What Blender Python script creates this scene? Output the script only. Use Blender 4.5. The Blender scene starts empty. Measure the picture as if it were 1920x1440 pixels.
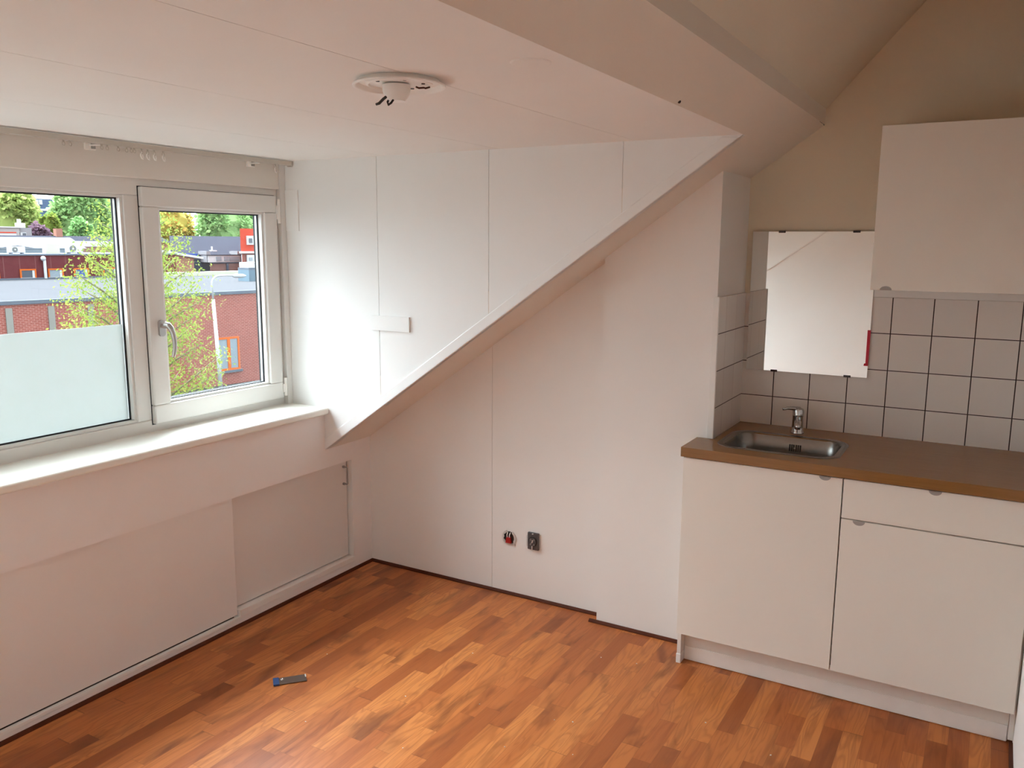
import bpy, bmesh, math, random
from mathutils import Vector, Matrix
random.seed(7)
C = bpy.context.scene.collection
sc = bpy.context.scene
R = math.radians

# ------------------------------------------------------------------ camera
CAM = Vector((2.8276, -3.3887, 1.7058)); YAW, PITCH, ROLL, FPX = -0.5229, -0.1652, 0.0060, 1567.6
fwd = Vector((math.sin(YAW)*math.cos(PITCH), math.cos(YAW)*math.cos(PITCH), math.sin(PITCH)))
rgt0 = Vector((math.cos(YAW), -math.sin(YAW), 0)); up0 = rgt0.cross(fwd)
rgt = rgt0*math.cos(ROLL)+up0*math.sin(ROLL); upv = up0*math.cos(ROLL)-rgt0*math.sin(ROLL)
cd = bpy.data.cameras.new('camera'); cam = bpy.data.objects.new('camera', cd); C.objects.link(cam)
cam.matrix_world = Matrix(((rgt.x, upv.x, -fwd.x, CAM.x), (rgt.y, upv.y, -fwd.y, CAM.y), (rgt.z, upv.z, -fwd.z, CAM.z), (0, 0, 0, 1)))
cd.sensor_width = 36; cd.lens = FPX/1920*36; cd.clip_start = 0.02; cd.clip_end = 500
sc.camera = cam

# ------------------------------------------------------------------ sky, light, exposure
SKY = 4.6                                  # overcast sky radiance
w = bpy.data.worlds.new('overcast_sky'); sc.world = w; w.use_nodes = True
nt = w.node_tree; nt.nodes.clear()
wo = nt.nodes.new('ShaderNodeOutputWorld'); bg = nt.nodes.new('ShaderNodeBackground')
tc = nt.nodes.new('ShaderNodeTexCoord'); nz = nt.nodes.new('ShaderNodeTexNoise'); rp = nt.nodes.new('ShaderNodeValToRGB')
nz.inputs['Scale'].default_value = 2.5; nz.inputs['Detail'].default_value = 4
rp.color_ramp.elements[0].position = .3; rp.color_ramp.elements[0].color = (.76, .89, 1.0, 1)
rp.color_ramp.elements[1].position = .75; rp.color_ramp.elements[1].color = (.87, .95, 1.0, 1)
nt.links.new(tc.outputs['Generated'], nz.inputs['Vector']); nt.links.new(nz.outputs['Fac'], rp.inputs['Fac'])
GLOW, GDIR = 56.0, Vector((-1, .27, 1.4)).normalized()      # sky lobe added high over the street to brighten the room
dt = nt.nodes.new('ShaderNodeVectorMath'); dt.operation = 'DOT_PRODUCT'; nrm = nt.nodes.new('ShaderNodeVectorMath'); nrm.operation = 'NORMALIZE'
nt.links.new(tc.outputs['Generated'], nrm.inputs[0]); nt.links.new(nrm.outputs[0], dt.inputs[0]); dt.inputs[1].default_value = GDIR
def wm(op, a, b):
    nd = nt.nodes.new('ShaderNodeMath'); nd.operation = op; nt.links.new(a, nd.inputs[0]); nd.inputs[1].default_value = b; return nd.outputs[0]
gl_ = wm('ADD', wm('MULTIPLY', wm('POWER', wm('MAXIMUM', dt.outputs['Value'], 0.0), 5.0), GLOW), SKY)
nt.links.new(rp.outputs['Color'], bg.inputs['Color']); nt.links.new(gl_, bg.inputs['Strength'])
nt.links.new(bg.outputs[0], wo.inputs[0])
sc.view_settings.view_transform = 'Standard'; sc.view_settings.look = 'None'
sc.view_settings.gamma = 1; sc.view_settings.use_curve_mapping = False
sc.view_settings.exposure = 0.1
sc.cycles.max_bounces = 16; sc.cycles.diffuse_bounces = 10; sc.cycles.glossy_bounces = 6
sc.cycles.transparent_max_bounces = 24; sc.cycles.sample_clamp_indirect = 8

# ------------------------------------------------------------------ materials
def lin(c):
    return tuple(((v/255)/12.92 if v/255 <= .04045 else ((v/255+.055)/1.055)**2.4) for v in c)
class NT:
    def __init__(s, name):
        s.m = bpy.data.materials.new(name); s.m.use_nodes = True; s.t = s.m.node_tree; s.t.nodes.clear()
        s.out = s.n('ShaderNodeOutputMaterial')
    def n(s, ty, **kw):
        nd = s.t.nodes.new(ty)
        for k, v in kw.items(): setattr(nd, k, v)
        return nd
    def l(s, a, b): s.t.links.new(a, b)
    def put(s, sock, v):
        if isinstance(v, bpy.types.NodeSocket): s.l(v, sock)
        elif isinstance(v, (tuple, list)) and len(v) == 3 and sock.type == 'RGBA': sock.default_value = (*v, 1)
        else: sock.default_value = v
    def math(s, op, a, b=None, c=None):
        nd = s.n('ShaderNodeMath', operation=op); s.put(nd.inputs[0], a)
        if b is not None: s.put(nd.inputs[1], b)
        if c is not None: s.put(nd.inputs[2], c)
        return nd.outputs[0]
    def mix(s, f, a, b, mode='MIX'):
        nd = s.n('ShaderNodeMixRGB', blend_type=mode); s.put(nd.inputs[0], f); s.put(nd.inputs[1], a); s.put(nd.inputs[2], b)
        return nd.outputs[0]
    def obj(s): return s.n('ShaderNodeTexCoord').outputs['Object']
    def sep(s, v): nd = s.n('ShaderNodeSeparateXYZ'); s.l(v, nd.inputs[0]); return nd.outputs
    def comb(s, x, y, z=0.0):
        nd = s.n('ShaderNodeCombineXYZ'); s.put(nd.inputs[0], x); s.put(nd.inputs[1], y); s.put(nd.inputs[2], z); return nd.outputs[0]
    def noise(s, v, scale, detail=3, rough=.5, dist=0):
        nd = s.n('ShaderNodeTexNoise'); s.l(v, nd.inputs['Vector']); nd.inputs['Scale'].default_value = scale
        nd.inputs['Detail'].default_value = detail; nd.inputs['Roughness'].default_value = rough; nd.inputs['Distortion'].default_value = dist
        return nd.outputs['Fac']
    def ramp(s, f, stops):
        nd = s.n('ShaderNodeValToRGB'); e = nd.color_ramp.elements
        while len(e) < len(stops): e.new(.5)
        for k, (p, c) in enumerate(stops): e[k].position = p; e[k].color = (*c, 1) if len(c) == 3 else c
        s.l(f, nd.inputs[0]); return nd.outputs['Color']
    def white(s, v): nd = s.n('ShaderNodeTexWhiteNoise', noise_dimensions='3D'); s.l(v, nd.inputs['Vector']); return nd.outputs
    def bump(s, h, strength, dist=.01):
        nd = s.n('ShaderNodeBump'); nd.inputs['Strength'].default_value = strength; nd.inputs['Distance'].default_value = dist
        s.l(h, nd.inputs['Height']); return nd.outputs[0]
    def bsdf(s, col, rough=.5, metal=0, normal=None, spec=.5, coat=0, coat_rough=.1):
        b = s.n('ShaderNodeBsdfPrincipled'); s.put(b.inputs['Base Color'], col); s.put(b.inputs['Roughness'], rough)
        b.inputs['Metallic'].default_value = metal; b.inputs['Specular IOR Level'].default_value = spec
        b.inputs['Coat Weight'].default_value = coat; b.inputs['Coat Roughness'].default_value = coat_rough
        if normal is not None: s.l(normal, b.inputs['Normal'])
        s.l(b.outputs[0], s.out.inputs[0]); return b

def paint(name, col, rough=.5, var=.03, scale=3, bump=.06, bscale=220, spec=.4):
    t = NT(name); o = t.obj()
    c = t.mix(t.noise(o, scale, 4), tuple(v*(1-var) for v in col), tuple(min(1, v*(1+var)) for v in col))
    t.bsdf(c, rough, normal=t.bump(t.noise(o, bscale, 2), bump, .002) if bump else None, spec=spec); return t.m
def plain(name, col, rough=.5, metal=0, spec=.5, coat=0, var=.04, scale=25):
    t = NT(name); c = t.mix(t.noise(t.obj(), scale, 3), tuple(v*(1-var) for v in col), tuple(min(1, v*(1+var)) for v in col))
    t.bsdf(c, rough, metal, spec=spec, coat=coat); return t.m

WALL = (.84, .815, .78)
M = {}
M['wall'] = paint('white_wall_paint', WALL, .6)
M['ceil'] = paint('white_ceiling_board', (.84, .81, .775), .6, bump=.03)
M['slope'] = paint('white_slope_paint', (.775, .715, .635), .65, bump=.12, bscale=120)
M['gable'] = paint('shade_toned_gable_paint', (.78, .70, .55), .6)  # wall paint darkened and yellowed to carry the dim warm light up there
M['upper'] = paint('shade_toned_upper_slope_paint', (.74, .67, .55), .65, bump=.12, bscale=120)  # slope paint toned down the same way, its dimness put into the colour
M['cheek'] = paint('white_board_paint', (.84, .84, .825), .5, bump=.04)
M['header'] = paint('shade_toned_header_paint', (.72, .68, .625), .55)  # panel paint greyed: the header's shade is put into the colour
M['back'] = paint('bright_white_wall_paint', (.90, .89, .86), .55)
M['trim'] = paint('white_trim_gloss', (.82, .80, .76), .35, bump=.02)
M['knee'] = paint('white_panel_paint', (.85, .81, .785), .55)
M['door'] = paint('white_sliding_door', (.81, .765, .73), .5, bump=.02)  # panel paint darkened for the slight shade below the header edge
M['door2'] = paint('shade_toned_sliding_door', (.755, .705, .665), .5, bump=.02)  # darker still: shade on the set-back door is in its colour
M['upvc'] = paint('white_window_plastic', (.73, .72, .69), .3, bump=0, spec=.5)
M['sill'] = paint('cream_sill_stone', (.85, .83, .76), .22, var=.04, scale=9, bump=0, spec=.5)
M['front'] = paint('white_kitchen_front', (.83, .79, .72), .45, bump=.05, bscale=500)
M['carcass'] = plain('white_melamine', (.78, .75, .70), .5)
M['gap'] = plain('dark_gap', (.03, .025, .02), .8)  # near-black for the shade in narrow gaps, and for the cupboard back
M['gasket'] = plain('black_rubber_gasket', (.012, .013, .016), .5)
M['steel'] = plain('brushed_stainless_steel', (.30, .285, .265), .27, 1, var=.1, scale=60)
M['chrome'] = plain('chrome', (.58, .57, .56), .07, 1, var=.01)
M['alu'] = plain('satin_aluminium_handle', (.52, .51, .50), .35, .9)
M['pull'] = plain('grey_pull_tab', (.36, .34, .32), .5, .2)
M['greymetal'] = plain('grey_painted_metal', (.33, .31, .29), .45, .3)
M['zinc'] = plain('pale_zinc_plate', (.72, .71, .69), .35, .4)
M['black'] = plain('black_plastic', (.015, .014, .013), .5)
M['charcoal'] = plain('charcoal_plastic', (.075, .065, .065), .5)
M['redplastic'] = plain('dark_red_plastic', (.35, .01, .01), .4)
M['whiteplastic'] = plain('white_plastic', (.88, .86, .82), .35)
M['greyplastic'] = plain('grey_plastic', (.52, .48, .42), .45)
M['tape'] = plain('red_tape', (.62, .01, .045), .45)
M['quarter'] = plain('dark_wood_quarter_round', (.085, .020, .008), .55, spec=.15, var=.25, scale=12)
M['blade'] = plain('dark_spring_steel_blade', (.20, .17, .15), .28, .9)
M['blue'] = plain('blue_plastic', (.01, .06, .20), .4)
M['plaster'] = plain('white_plaster_crumb', (.85, .82, .76), .8)

def floor_mat():
    t = NT('cherry_strip_laminate'); o = t.obj(); x, y, _ = t.sep(o)
    W = .0655
    xs = t.math('DIVIDE', x, W); st = t.math('FLOOR', xs)
    r = t.white(t.comb(st, 3.7, 1.3))[0]
    ln = t.math('MULTIPLY_ADD', r, .16, .30)
    ty = t.math('ADD', t.math('DIVIDE', y, ln), t.math('MULTIPLY', r, 37.3))
    # joints jittered by a smooth wobble so that blocks get unequal lengths
    ty = t.math('ADD', ty, t.math('MULTIPLY', t.math('SINE', t.math('MULTIPLY', ty, 2.3)), .28))
    ce = t.math('FLOOR', ty)
    wn = t.white(t.comb(st, ce, 5.1)); r1 = wn[0]; rc = t.sep(wn[1])
    base = t.ramp(r1, [(0, (.25, .058, .014)), (.2, (.37, .098, .024)), (.5, (.47, .145, .036)), (.8, (.535, .178, .045)), (1, (.58, .208, .056))])
    gx = t.math('ADD', x, t.math('MULTIPLY', rc[0], 9.0)); gy = t.math('ADD', y, t.math('MULTIPLY', rc[1], 13.0))
    fine = t.noise(t.comb(t.math('MULTIPLY', gx, 260), t.math('MULTIPLY', gy, 7)), 1, 3, .6)
    v = t.comb(t.math('MULTIPLY', gx, 15), t.math('MULTIPLY', gy, 1.9), t.math('MULTIPLY', rc[2], 20))
    big = t.noise(v, 1.0, 2, .45, .6)
    rings = t.math('SINE', t.math('MULTIPLY', big, 62))
    ringm = t.math('POWER', t.math('MULTIPLY_ADD', rings, .5, .5), 2.2)
    blot = t.noise(t.comb(t.math('MULTIPLY', gx, 9), t.math('MULTIPLY', gy, 2.6), t.math('MULTIPLY', rc[2], 11)), 1.0, 3, .5, .8)
    knot = t.ramp(blot, [(0, (0, 0, 0)), (.54, (0, 0, 0)), (.74, (1, 1, 1))])
    c = t.mix(t.math('MULTIPLY', ringm, .42), base, (.25, .058, .012))
    c = t.mix(t.math('MULTIPLY', fine, .30), c, (.62, .23, .07))
    strk = t.ramp(t.noise(t.comb(t.math('MULTIPLY', gx, 55), t.math('MULTIPLY', gy, 2.2), t.math('MULTIPLY', rc[2], 7)), 1.0, 3, .55, .5), [(0, (0, 0, 0)), (.52, (0, 0, 0)), (.72, (1, 1, 1))])
    c = t.mix(t.math('MULTIPLY', strk, .45), c, (.24, .06, .018))
    c = t.mix(t.math('MULTIPLY', knot, .72), c, (.13, .035, .012))
    fx = t.math('FRACT', xs); fy = t.math('FRACT', ty)
    ex = t.math('LESS_THAN', t.math('MINIMUM', fx, t.math('SUBTRACT', 1, fx)), .008)
    ey = t.math('LESS_THAN', t.math('MINIMUM', fy, t.math('SUBTRACT', 1, fy)), .0022)
    e = t.math('MAXIMUM', ex, ey)
    c = t.mix(t.math('MULTIPLY', e, .45), c, (.10, .03, .012))
    rough = t.math('MULTIPLY_ADD', fine, .12, .30)
    t.bsdf(c, rough, normal=t.bump(fine, .05, .001), spec=.3); return t.m
M['floor'] = floor_mat()

def counter_mat():
    t = NT('brown_wood_laminate'); o = t.obj(); x, y, z = t.sep(o)
    g = t.noise(t.comb(t.math('MULTIPLY', x, 5), t.math('MULTIPLY', y, 130), t.math('MULTIPLY', z, 130)), 1, 4, .6, .4)
    g2 = t.noise(t.comb(t.math('MULTIPLY', x, 1.2), t.math('MULTIPLY', y, 9), z), 1, 3)
    c = t.ramp(g, [(.2, (.235, .108, .030)), (.55, (.275, .130, .038)), (.85, (.32, .155, .050))])
    c = t.mix(t.math('MULTIPLY', g2, .35), c, (.24, .105, .03))
    t.bsdf(c, .26, spec=.5); return t.m
M['counter'] = counter_mat()

def tile_mat(name, axis, o0, z0, pitch, vgrout):
    t = NT(name); o = t.obj(); p = t.sep(o)
    a = t.math('DIVIDE', t.math('SUBTRACT', p[axis], o0), pitch); b = t.math('DIVIDE', t.math('SUBTRACT', p[2], z0), pitch)
    fa = t.math('FRACT', a); fb = t.math('FRACT', b)
    da = t.math('MINIMUM', fa, t.math('SUBTRACT', 1, fa)); db = t.math('MINIMUM', fb, t.math('SUBTRACT', 1, fb))
    hv = .0135; hh = .0115
    ga = t.math('LESS_THAN', da, hv); gb = t.math('LESS_THAN', db, hh)
    r = t.white(t.comb(t.math('FLOOR', a), t.math('FLOOR', b), 2.0))[0]
    c = t.mix(r, (.78, .72, .67), (.84, .78, .72))
    c = t.mix(ga, c, vgrout); c = t.mix(gb, c, (.035, .014, .010))
    g = t.math('MAXIMUM', ga, gb)
    d = t.math('MINIMUM', da, db)
    h = t.math('MINIMUM', t.math('MULTIPLY', d, 25), 1.0)
    wob = t.math('MULTIPLY', t.noise(o, 9, 1), .3)
    t.bsdf(c, t.math('MULTIPLY_ADD', g, .6, .16), normal=t.bump(t.math('ADD', h, wob), .25, .002), spec=.5); return t.m
M['tile'] = tile_mat('pale_glazed_tiles_dark_grout', 0, 1.857, .8985, .152, (.035, .014, .010))
M['tileside'] = tile_mat('pale_glazed_tiles_pale_vertical_joints', 1, .346, .8985, .152, (.50, .44, .38))

def glass_mat(name, tint=(.97, .985, .98)):
    t = NT(name); tr = t.n('ShaderNodeBsdfTransparent'); gl = t.n('ShaderNodeBsdfGlossy'); mx = t.n('ShaderNodeMixShader'); fr = t.n('ShaderNodeLayerWeight')
    fr.inputs['Blend'].default_value = .5; fac = t.math('MULTIPLY_ADD', t.math('POWER', fr.outputs['Facing'], 5.0), .8, .035); t.put(tr.inputs[0], tint); gl.inputs['Roughness'].default_value = .02
    t.l(fac, mx.inputs[0]); t.l(tr.outputs[0], mx.inputs[1]); t.l(gl.outputs[0], mx.inputs[2]); t.l(mx.outputs[0], t.out.inputs[0]); return t.m
M['glass'] = glass_mat('window_glass')
def film_mat():
    t = NT('frosted_window_film'); d = t.n('ShaderNodeBsdfDiffuse'); tr = t.n('ShaderNodeBsdfTranslucent'); mx = t.n('ShaderNodeMixShader')
    n_ = t.noise(t.obj(), 14, 5, .6)
    t.put(tr.inputs[0], t.mix(n_, (.40, .425, .40), (.46, .48, .475))); t.put(d.inputs[0], (.7, .71, .7)); mx.inputs[0].default_value = .5
    t.l(d.outputs[0], mx.inputs[1]); t.l(tr.outputs[0], mx.inputs[2]); t.l(mx.outputs[0], t.out.inputs[0]); return t.m
M['film'] = film_mat()
def mirror_mat():
    t = NT('silvered_mirror'); t.bsdf((.93, .94, .92), .012, 1); return t.m
M['mirror'] = mirror_mat()

# exterior colours: albedo under the overcast sky
def ext(c, vf=.48): return tuple(min(.85, v/(SKY*vf)) for v in lin(c))
def explain(name, c, vf=.48, rough=.85, var=.1, scale=2):
    return plain(name, ext(c, vf), rough, spec=0, var=var, scale=scale)
def brick_mat(name, c1, c2, mortar, vf=.48):
    t = NT(name); o = t.obj(); x, y, z = t.sep(o)
    b = t.n('ShaderNodeTexBrick'); t.l(t.comb(x, z, 0.0), b.inputs['Vector'])
    b.inputs['Scale'].default_value = 1; b.inputs['Brick Width'].default_value = .22; b.inputs['Row Height'].default_value = .075
    b.inputs['Mortar Size'].default_value = .012; t.put(b.inputs['Color1'], ext(c1, vf)); t.put(b.inputs['Color2'], ext(c2, vf)); t.put(b.inputs['Mortar'], ext(mortar, vf))
    c = t.mix(t.math('MULTIPLY', t.noise(o, .9, 4), .4), b.outputs['Color'], ext(c1, vf))
    t.bsdf(c, .9, spec=0); return t.m
M['brick'] = brick_mat('red_brick', (186, 104, 92), (164, 84, 74), (222, 172, 162))
M['concrete'] = explain('grey_concrete_pier', (176, 172, 164))
M['bitumen'] = explain('pale_grey_flat_roof', (206, 204, 210), 2.6,.95, var=.06, scale=.3)
M['flash'] = explain('grey_roof_edge', (150, 158, 172), .7)
def maroon_mat():
    t = NT('maroon_facade_panels'); o = t.obj(); x, y, z = t.sep(o)
    f = t.math('FRACT', t.math('DIVIDE', x, .98)); j = t.math('LESS_THAN', f, .02)
    c = t.mix(t.noise(o, 3, 4), ext((122, 62, 66)), ext((138, 76, 78))); c = t.mix(j, c, ext((176, 130, 126))); t.bsdf(c, .7, spec=0); return t.m
M['maroon'] = maroon_mat()
M['orange'] = explain('orange_window_frame', (250, 128, 62), var=.02)
M['darkpane'] = plain('dark_window_pane', ext((92, 98, 110)), .15)
M['greypane'] = plain('grey_window_pane', ext((168, 182, 192)), .2)
M['bluepane'] = plain('blue_window_pane', ext((80, 112, 190)), .25)
M['extwhite'] = explain('white_cladding', (246, 246, 248), var=.02)
M['extcream'] = explain('cream_render', (240, 236, 214), var=.04)
M['extgrey'] = explain('grey_render', (178, 174, 178), var=.04)
M['extpalegrey'] = explain('pale_grey_render', (206, 202, 200), var=.04)
M['extred'] = explain('bright_red_render', (238, 98, 78), var=.05)
M['slate'] = explain('dark_grey_roof_tiles', (112, 112, 126), 1.25,.8, var=.12, scale=3)
M['slate2'] = explain('dark_grey_wall_shingles', (96, 100, 116), .55, var=.12, scale=3)
M['blueboard'] = explain('blue_board', (92, 116, 192))
M['bluegrey'] = explain('blue_grey_plant_box', (148, 172, 188), .6)
M['tower'] = explain('blue_grey_tower_cladding', (112, 130, 164))
M['brownfence'] = explain('brown_fence', (146, 106, 100), var=.1)
M['galv'] = plain('galvanised_post', ext((226, 228, 234), .55), .5)
M['grass'] = explain('grass', (150, 176, 96), 2.2,.9, var=.3, scale=1.5)
M['pave'] = explain('grey_paving', (186, 182, 178), 2.2,.95, var=.1, scale=.6)
M['bark'] = explain('grey_bark', (150, 140, 116), .5, var=.2)
M['fan'] = explain('grey_fan_grille', (150, 150, 146))
M['brickpale'] = explain('pale_red_brick', (196, 142, 124), var=.1)
M['tan'] = explain('tan_brick', (186, 140, 126))
def leaf_mat(name, c1, c2, c3, vf=.5):
    t = NT(name); g = t.n('ShaderNodeNewGeometry')
    f_ = t.math('ADD', t.math('MULTIPLY', g.outputs['Random Per Island'], .65), t.math('MULTIPLY', t.noise(t.obj(), .9, 5, .7), .35))
    c = t.ramp(f_, [(0, ext(c1, vf)), (.55, ext(c2, vf)), (1, ext(c3, vf))])
    d = t.n('ShaderNodeBsdfDiffuse'); tr = t.n('ShaderNodeBsdfTranslucent'); mx = t.n('ShaderNodeMixShader'); mx.inputs[0].default_value = .35
    t.l(c, d.inputs[0]); t.l(c, tr.inputs[0]); t.l(d.outputs[0], mx.inputs[1]); t.l(tr.outputs[0], mx.inputs[2]); t.l(mx.outputs[0], t.out.inputs[0]); return t.m
M['leafy'] = leaf_mat('yellow_green_leaves', (126, 150, 66), (158, 180, 86), (204, 200, 100), .47)
M['leafg'] = leaf_mat('mid_green_leaves', (126, 168, 104), (160, 196, 128), (196, 214, 150), .30)
M['leafo'] = leaf_mat('olive_green_leaves', (140, 166, 92), (176, 192, 112), (210, 212, 138), .30)
M['leafd'] = leaf_mat('deep_green_leaves', (108, 158, 92), (138, 182, 112), (168, 202, 134), .30)
M['leafor'] = leaf_mat('orange_leaves', (150, 176, 92), (204, 184, 100), (242, 146, 88), .30)
M['leafp'] = leaf_mat('purple_leaves', (92, 72, 88), (118, 92, 106), (146, 116, 126), .30)

# ------------------------------------------------------------------ mesh building
ORG = {}
class MB:
    def __init__(s): s.b = bmesh.new()
    def box(s, x0, x1, y0, y1, z0, z1):
        v = [s.b.verts.new(p) for p in ((x0, y0, z0), (x1, y0, z0), (x1, y1, z0), (x0, y1, z0), (x0, y0, z1), (x1, y0, z1), (x1, y1, z1), (x0, y1, z1))]
        for f in ((3, 2, 1, 0), (4, 5, 6, 7), (0, 1, 5, 4), (1, 2, 6, 5), (2, 3, 7, 6), (3, 0, 4, 7)): s.b.faces.new([v[i] for i in f])
        return s
    def prism(s, poly, axis, a, b):
        mk = {'y': lambda p, t: (p[0], t, p[1]), 'x': lambda p, t: (t, p[0], p[1]), 'z': lambda p, t: (p[0], p[1], t)}[axis]
        A = [s.b.verts.new(mk(p, a)) for p in poly]; B = [s.b.verts.new(mk(p, b)) for p in poly]
        s.b.faces.new(A); s.b.faces.new(B[::-1])
        for i in range(len(poly)):
            j = (i+1) % len(poly); s.b.faces.new((A[j], A[i], B[i], B[j]))
        return s
    def rings(s, rs, cap0=True, cap1=True):
        L = [[s.b.verts.new(p) for p in r] for r in rs]; n = len(L[0])
        for a, b in zip(L, L[1:]):
            for i in range(n): s.b.faces.new((a[i], a[(i+1) % n], b[(i+1) % n], b[i]))
        if cap0: s.b.faces.new(L[0][::-1])
        if cap1: s.b.faces.new(L[-1])
        return s
    def lathe(s, prof, c, axis='z', n=40, cap0=False, cap1=False):
        rs = []
        for r, h in prof:
            ring = []
            for k in range(n):
                a = 2*math.pi*k/n; u, v = r*math.cos(a), r*math.sin(a)
                ring.append({'z': (c[0]+u, c[1]+v, c[2]+h), 'y': (c[0]+u, c[1]+h, c[2]+v), 'x': (c[0]+h, c[1]+u, c[2]+v)}[axis])
            rs.append(ring)
        return s.rings(rs, cap0, cap1)
    def cyl(s, r, c, h, axis='z', n=24): return s.lathe([(r, 0), (r, h)], c, axis, n, True, True)
    def tube(s, path, r, n=10):
        P = [Vector(p) for p in path]; rs = []; rad = r if isinstance(r, (list, tuple)) else [r]*len(P)
        ref = None
        for i, p in enumerate(P):
            d = (P[min(i+1, len(P)-1)]-P[max(i-1, 0)]).normalized()
            if ref is None:
                ref = d.orthogonal().normalized()
            a = (ref-d*ref.dot(d))
            a = a.normalized() if a.length > 1e-5 else d.orthogonal().normalized()
            ref = a; b = d.cross(a)
            rs.append([p+rad[i]*(a*math.cos(2*math.pi*k/n)+b*math.sin(2*math.pi*k/n)) for k in range(n)])
        return s.rings(rs)
    def ball(s, c, r, seg=12, squash=(1, 1, 1)):
        m = Matrix.Translation(c) @ Matrix.Diagonal((r*squash[0], r*squash[1], r*squash[2], 1))
        bmesh.ops.create_uvsphere(s.b, u_segments=seg, v_segments=max(6, seg//2), radius=1, matrix=m); return s
    def rot(s, c, axis, ang):
        bmesh.ops.rotate(s.b, cent=c, matrix=Matrix.Rotation(ang, 3, axis), verts=s.b.verts[:]); return s
    def build(s, name, mat, parent=None, org=None, bevel=0, seg=2, smooth=False):
        o_ = ORG[parent.name] if parent else Vector(org or (0, 0, 0))
        if o_.length: bmesh.ops.translate(s.b, verts=s.b.verts[:], vec=-o_)
        bmesh.ops.recalc_face_normals(s.b, faces=s.b.faces[:])
        me = bpy.data.meshes.new(name); s.b.to_mesh(me); s.b.free()
        if smooth:
            for p in me.polygons: p.use_smooth = True
        ob = bpy.data.objects.new(name, me); C.objects.link(ob); me.materials.append(mat)
        if parent: ob.parent = parent
        else: ob.location = o_
        ORG[ob.name] = o_
        if bevel:
            md = ob.modifiers.new('bevel', 'BEVEL'); md.width = bevel; md.segments = seg; md.limit_method = 'ANGLE'; md.angle_limit = R(40)
        return ob
def thing(name, label, cat, org, group=None, rotz=None, world=None):
    o = bpy.data.objects.new(name, None); C.objects.link(o); o.empty_display_size = .05
    o.location = world if world is not None else org
    if rotz: o.rotation_euler = (0, 0, rotz)
    ORG[o.name] = Vector(org); return tag(o, label, cat, group)
def tag(o, label, cat, group=None):
    o['label'] = label; o['category'] = cat
    if group: o['group'] = group
    return o
def struct(o): o['kind'] = 'structure'; return o
def smooth_by_angle(o, a=35):
    for p in o.data.polygons: p.use_smooth = True
    o.data.set_sharp_from_angle(angle=R(a)) if hasattr(o.data, 'set_sharp_from_angle') else None
    return o
def dup(o, name=None):
    r = o.copy(); C.objects.link(r); ORG[r.name] = ORG[o.name].copy()
    for ch in list(o.children):
        c = ch.copy(); C.objects.link(c); c.parent = r
        for g in list(ch.children):
            d = g.copy(); C.objects.link(d); d.parent = c
    return r
def clip(poly, a, keep_less):                     # clip a convex (x, z) polygon by x <= a or x >= a
    out = []
    for i in range(len(poly)):
        p, q = poly[i], poly[(i+1) % len(poly)]
        ip = p[0] <= a if keep_less else p[0] >= a; iq = q[0] <= a if keep_less else q[0] >= a
        if ip: out.append(p)
        if ip != iq:
            t = (a-p[0])/(q[0]-p[0]); out.append((a, p[1]+t*(q[1]-p[1])))
    return out

# ------------------------------------------------------------------ room shell
Z0, SL = .6929, .6993                             # roof slope: z = Z0 + SL*x
sl = lambda x: Z0+SL*x
YB = -3.07                                        # wall with the doorway the photo is taken from
YC = -.339                                        # dormer cheek
XD, ZC = 2.0044, 2.0945                           # where the dormer ceiling meets the slope
XE, TY, XR = 2.155, .346, 3.012
XW = -.213
struct(MB().box(-.3, 3.2, -4.7, .5, -.06, 0).build('floor', M['floor']))
struct(MB().prism([(-.07, 0), (.7642, 0), (.7642, sl(.7642)), (-.07, sl(-.07))], 'y', 0, .012).prism([(.7664, 0), (1.42, 0), (1.42, sl(1.42)), (.7664, sl(.7664))], 'y', 0, .012).prism([(-.07, 0), (1.42, 0), (1.42, sl(1.42)), (-.07, sl(-.07))], 'y', .004, .10).build('wall_end', M['wall']))
# chimney breast beside the kitchen recess
struct(MB().prism([(1.3696, 0), (1.862, 0), (1.862, sl(1.862)), (1.3696, sl(1.3696))], 'y', -.072, .40).build('wall_breast', M['wall']))
HI = lambda x: 2.262+1.10*(x-XE)                  # upper roof slope
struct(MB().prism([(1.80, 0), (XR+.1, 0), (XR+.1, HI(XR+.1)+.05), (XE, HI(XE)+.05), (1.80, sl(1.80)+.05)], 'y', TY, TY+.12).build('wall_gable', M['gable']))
struct(MB().box(XR, XR+.12, YB-1.7, TY+.12, 0, 3.6).build('wall_right', M['wall']))
# slopes
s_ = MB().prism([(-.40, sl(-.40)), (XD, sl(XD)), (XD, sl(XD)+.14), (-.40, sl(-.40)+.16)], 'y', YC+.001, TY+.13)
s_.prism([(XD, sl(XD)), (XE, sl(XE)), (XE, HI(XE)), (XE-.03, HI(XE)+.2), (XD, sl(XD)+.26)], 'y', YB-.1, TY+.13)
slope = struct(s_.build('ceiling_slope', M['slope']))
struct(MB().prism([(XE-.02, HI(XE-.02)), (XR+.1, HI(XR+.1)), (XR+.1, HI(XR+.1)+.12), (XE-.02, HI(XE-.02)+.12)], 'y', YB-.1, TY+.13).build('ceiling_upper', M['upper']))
# ceiling of the dormer in 0.6 m boards with fine open joints
cb = MB(); js = [-.32, .40, 1.0, 1.60, XD+.001]
for a, b in zip(js, js[1:]): cb.box(a+.0012, b-.0012, YB-.1, YC+.01, ZC, ZC+.02)
cb.box(-.32, XD+.001, YB-.1, YC+.1, ZC+.018, ZC+.10)
struct(cb.build('ceiling', M['ceil']))
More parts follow.
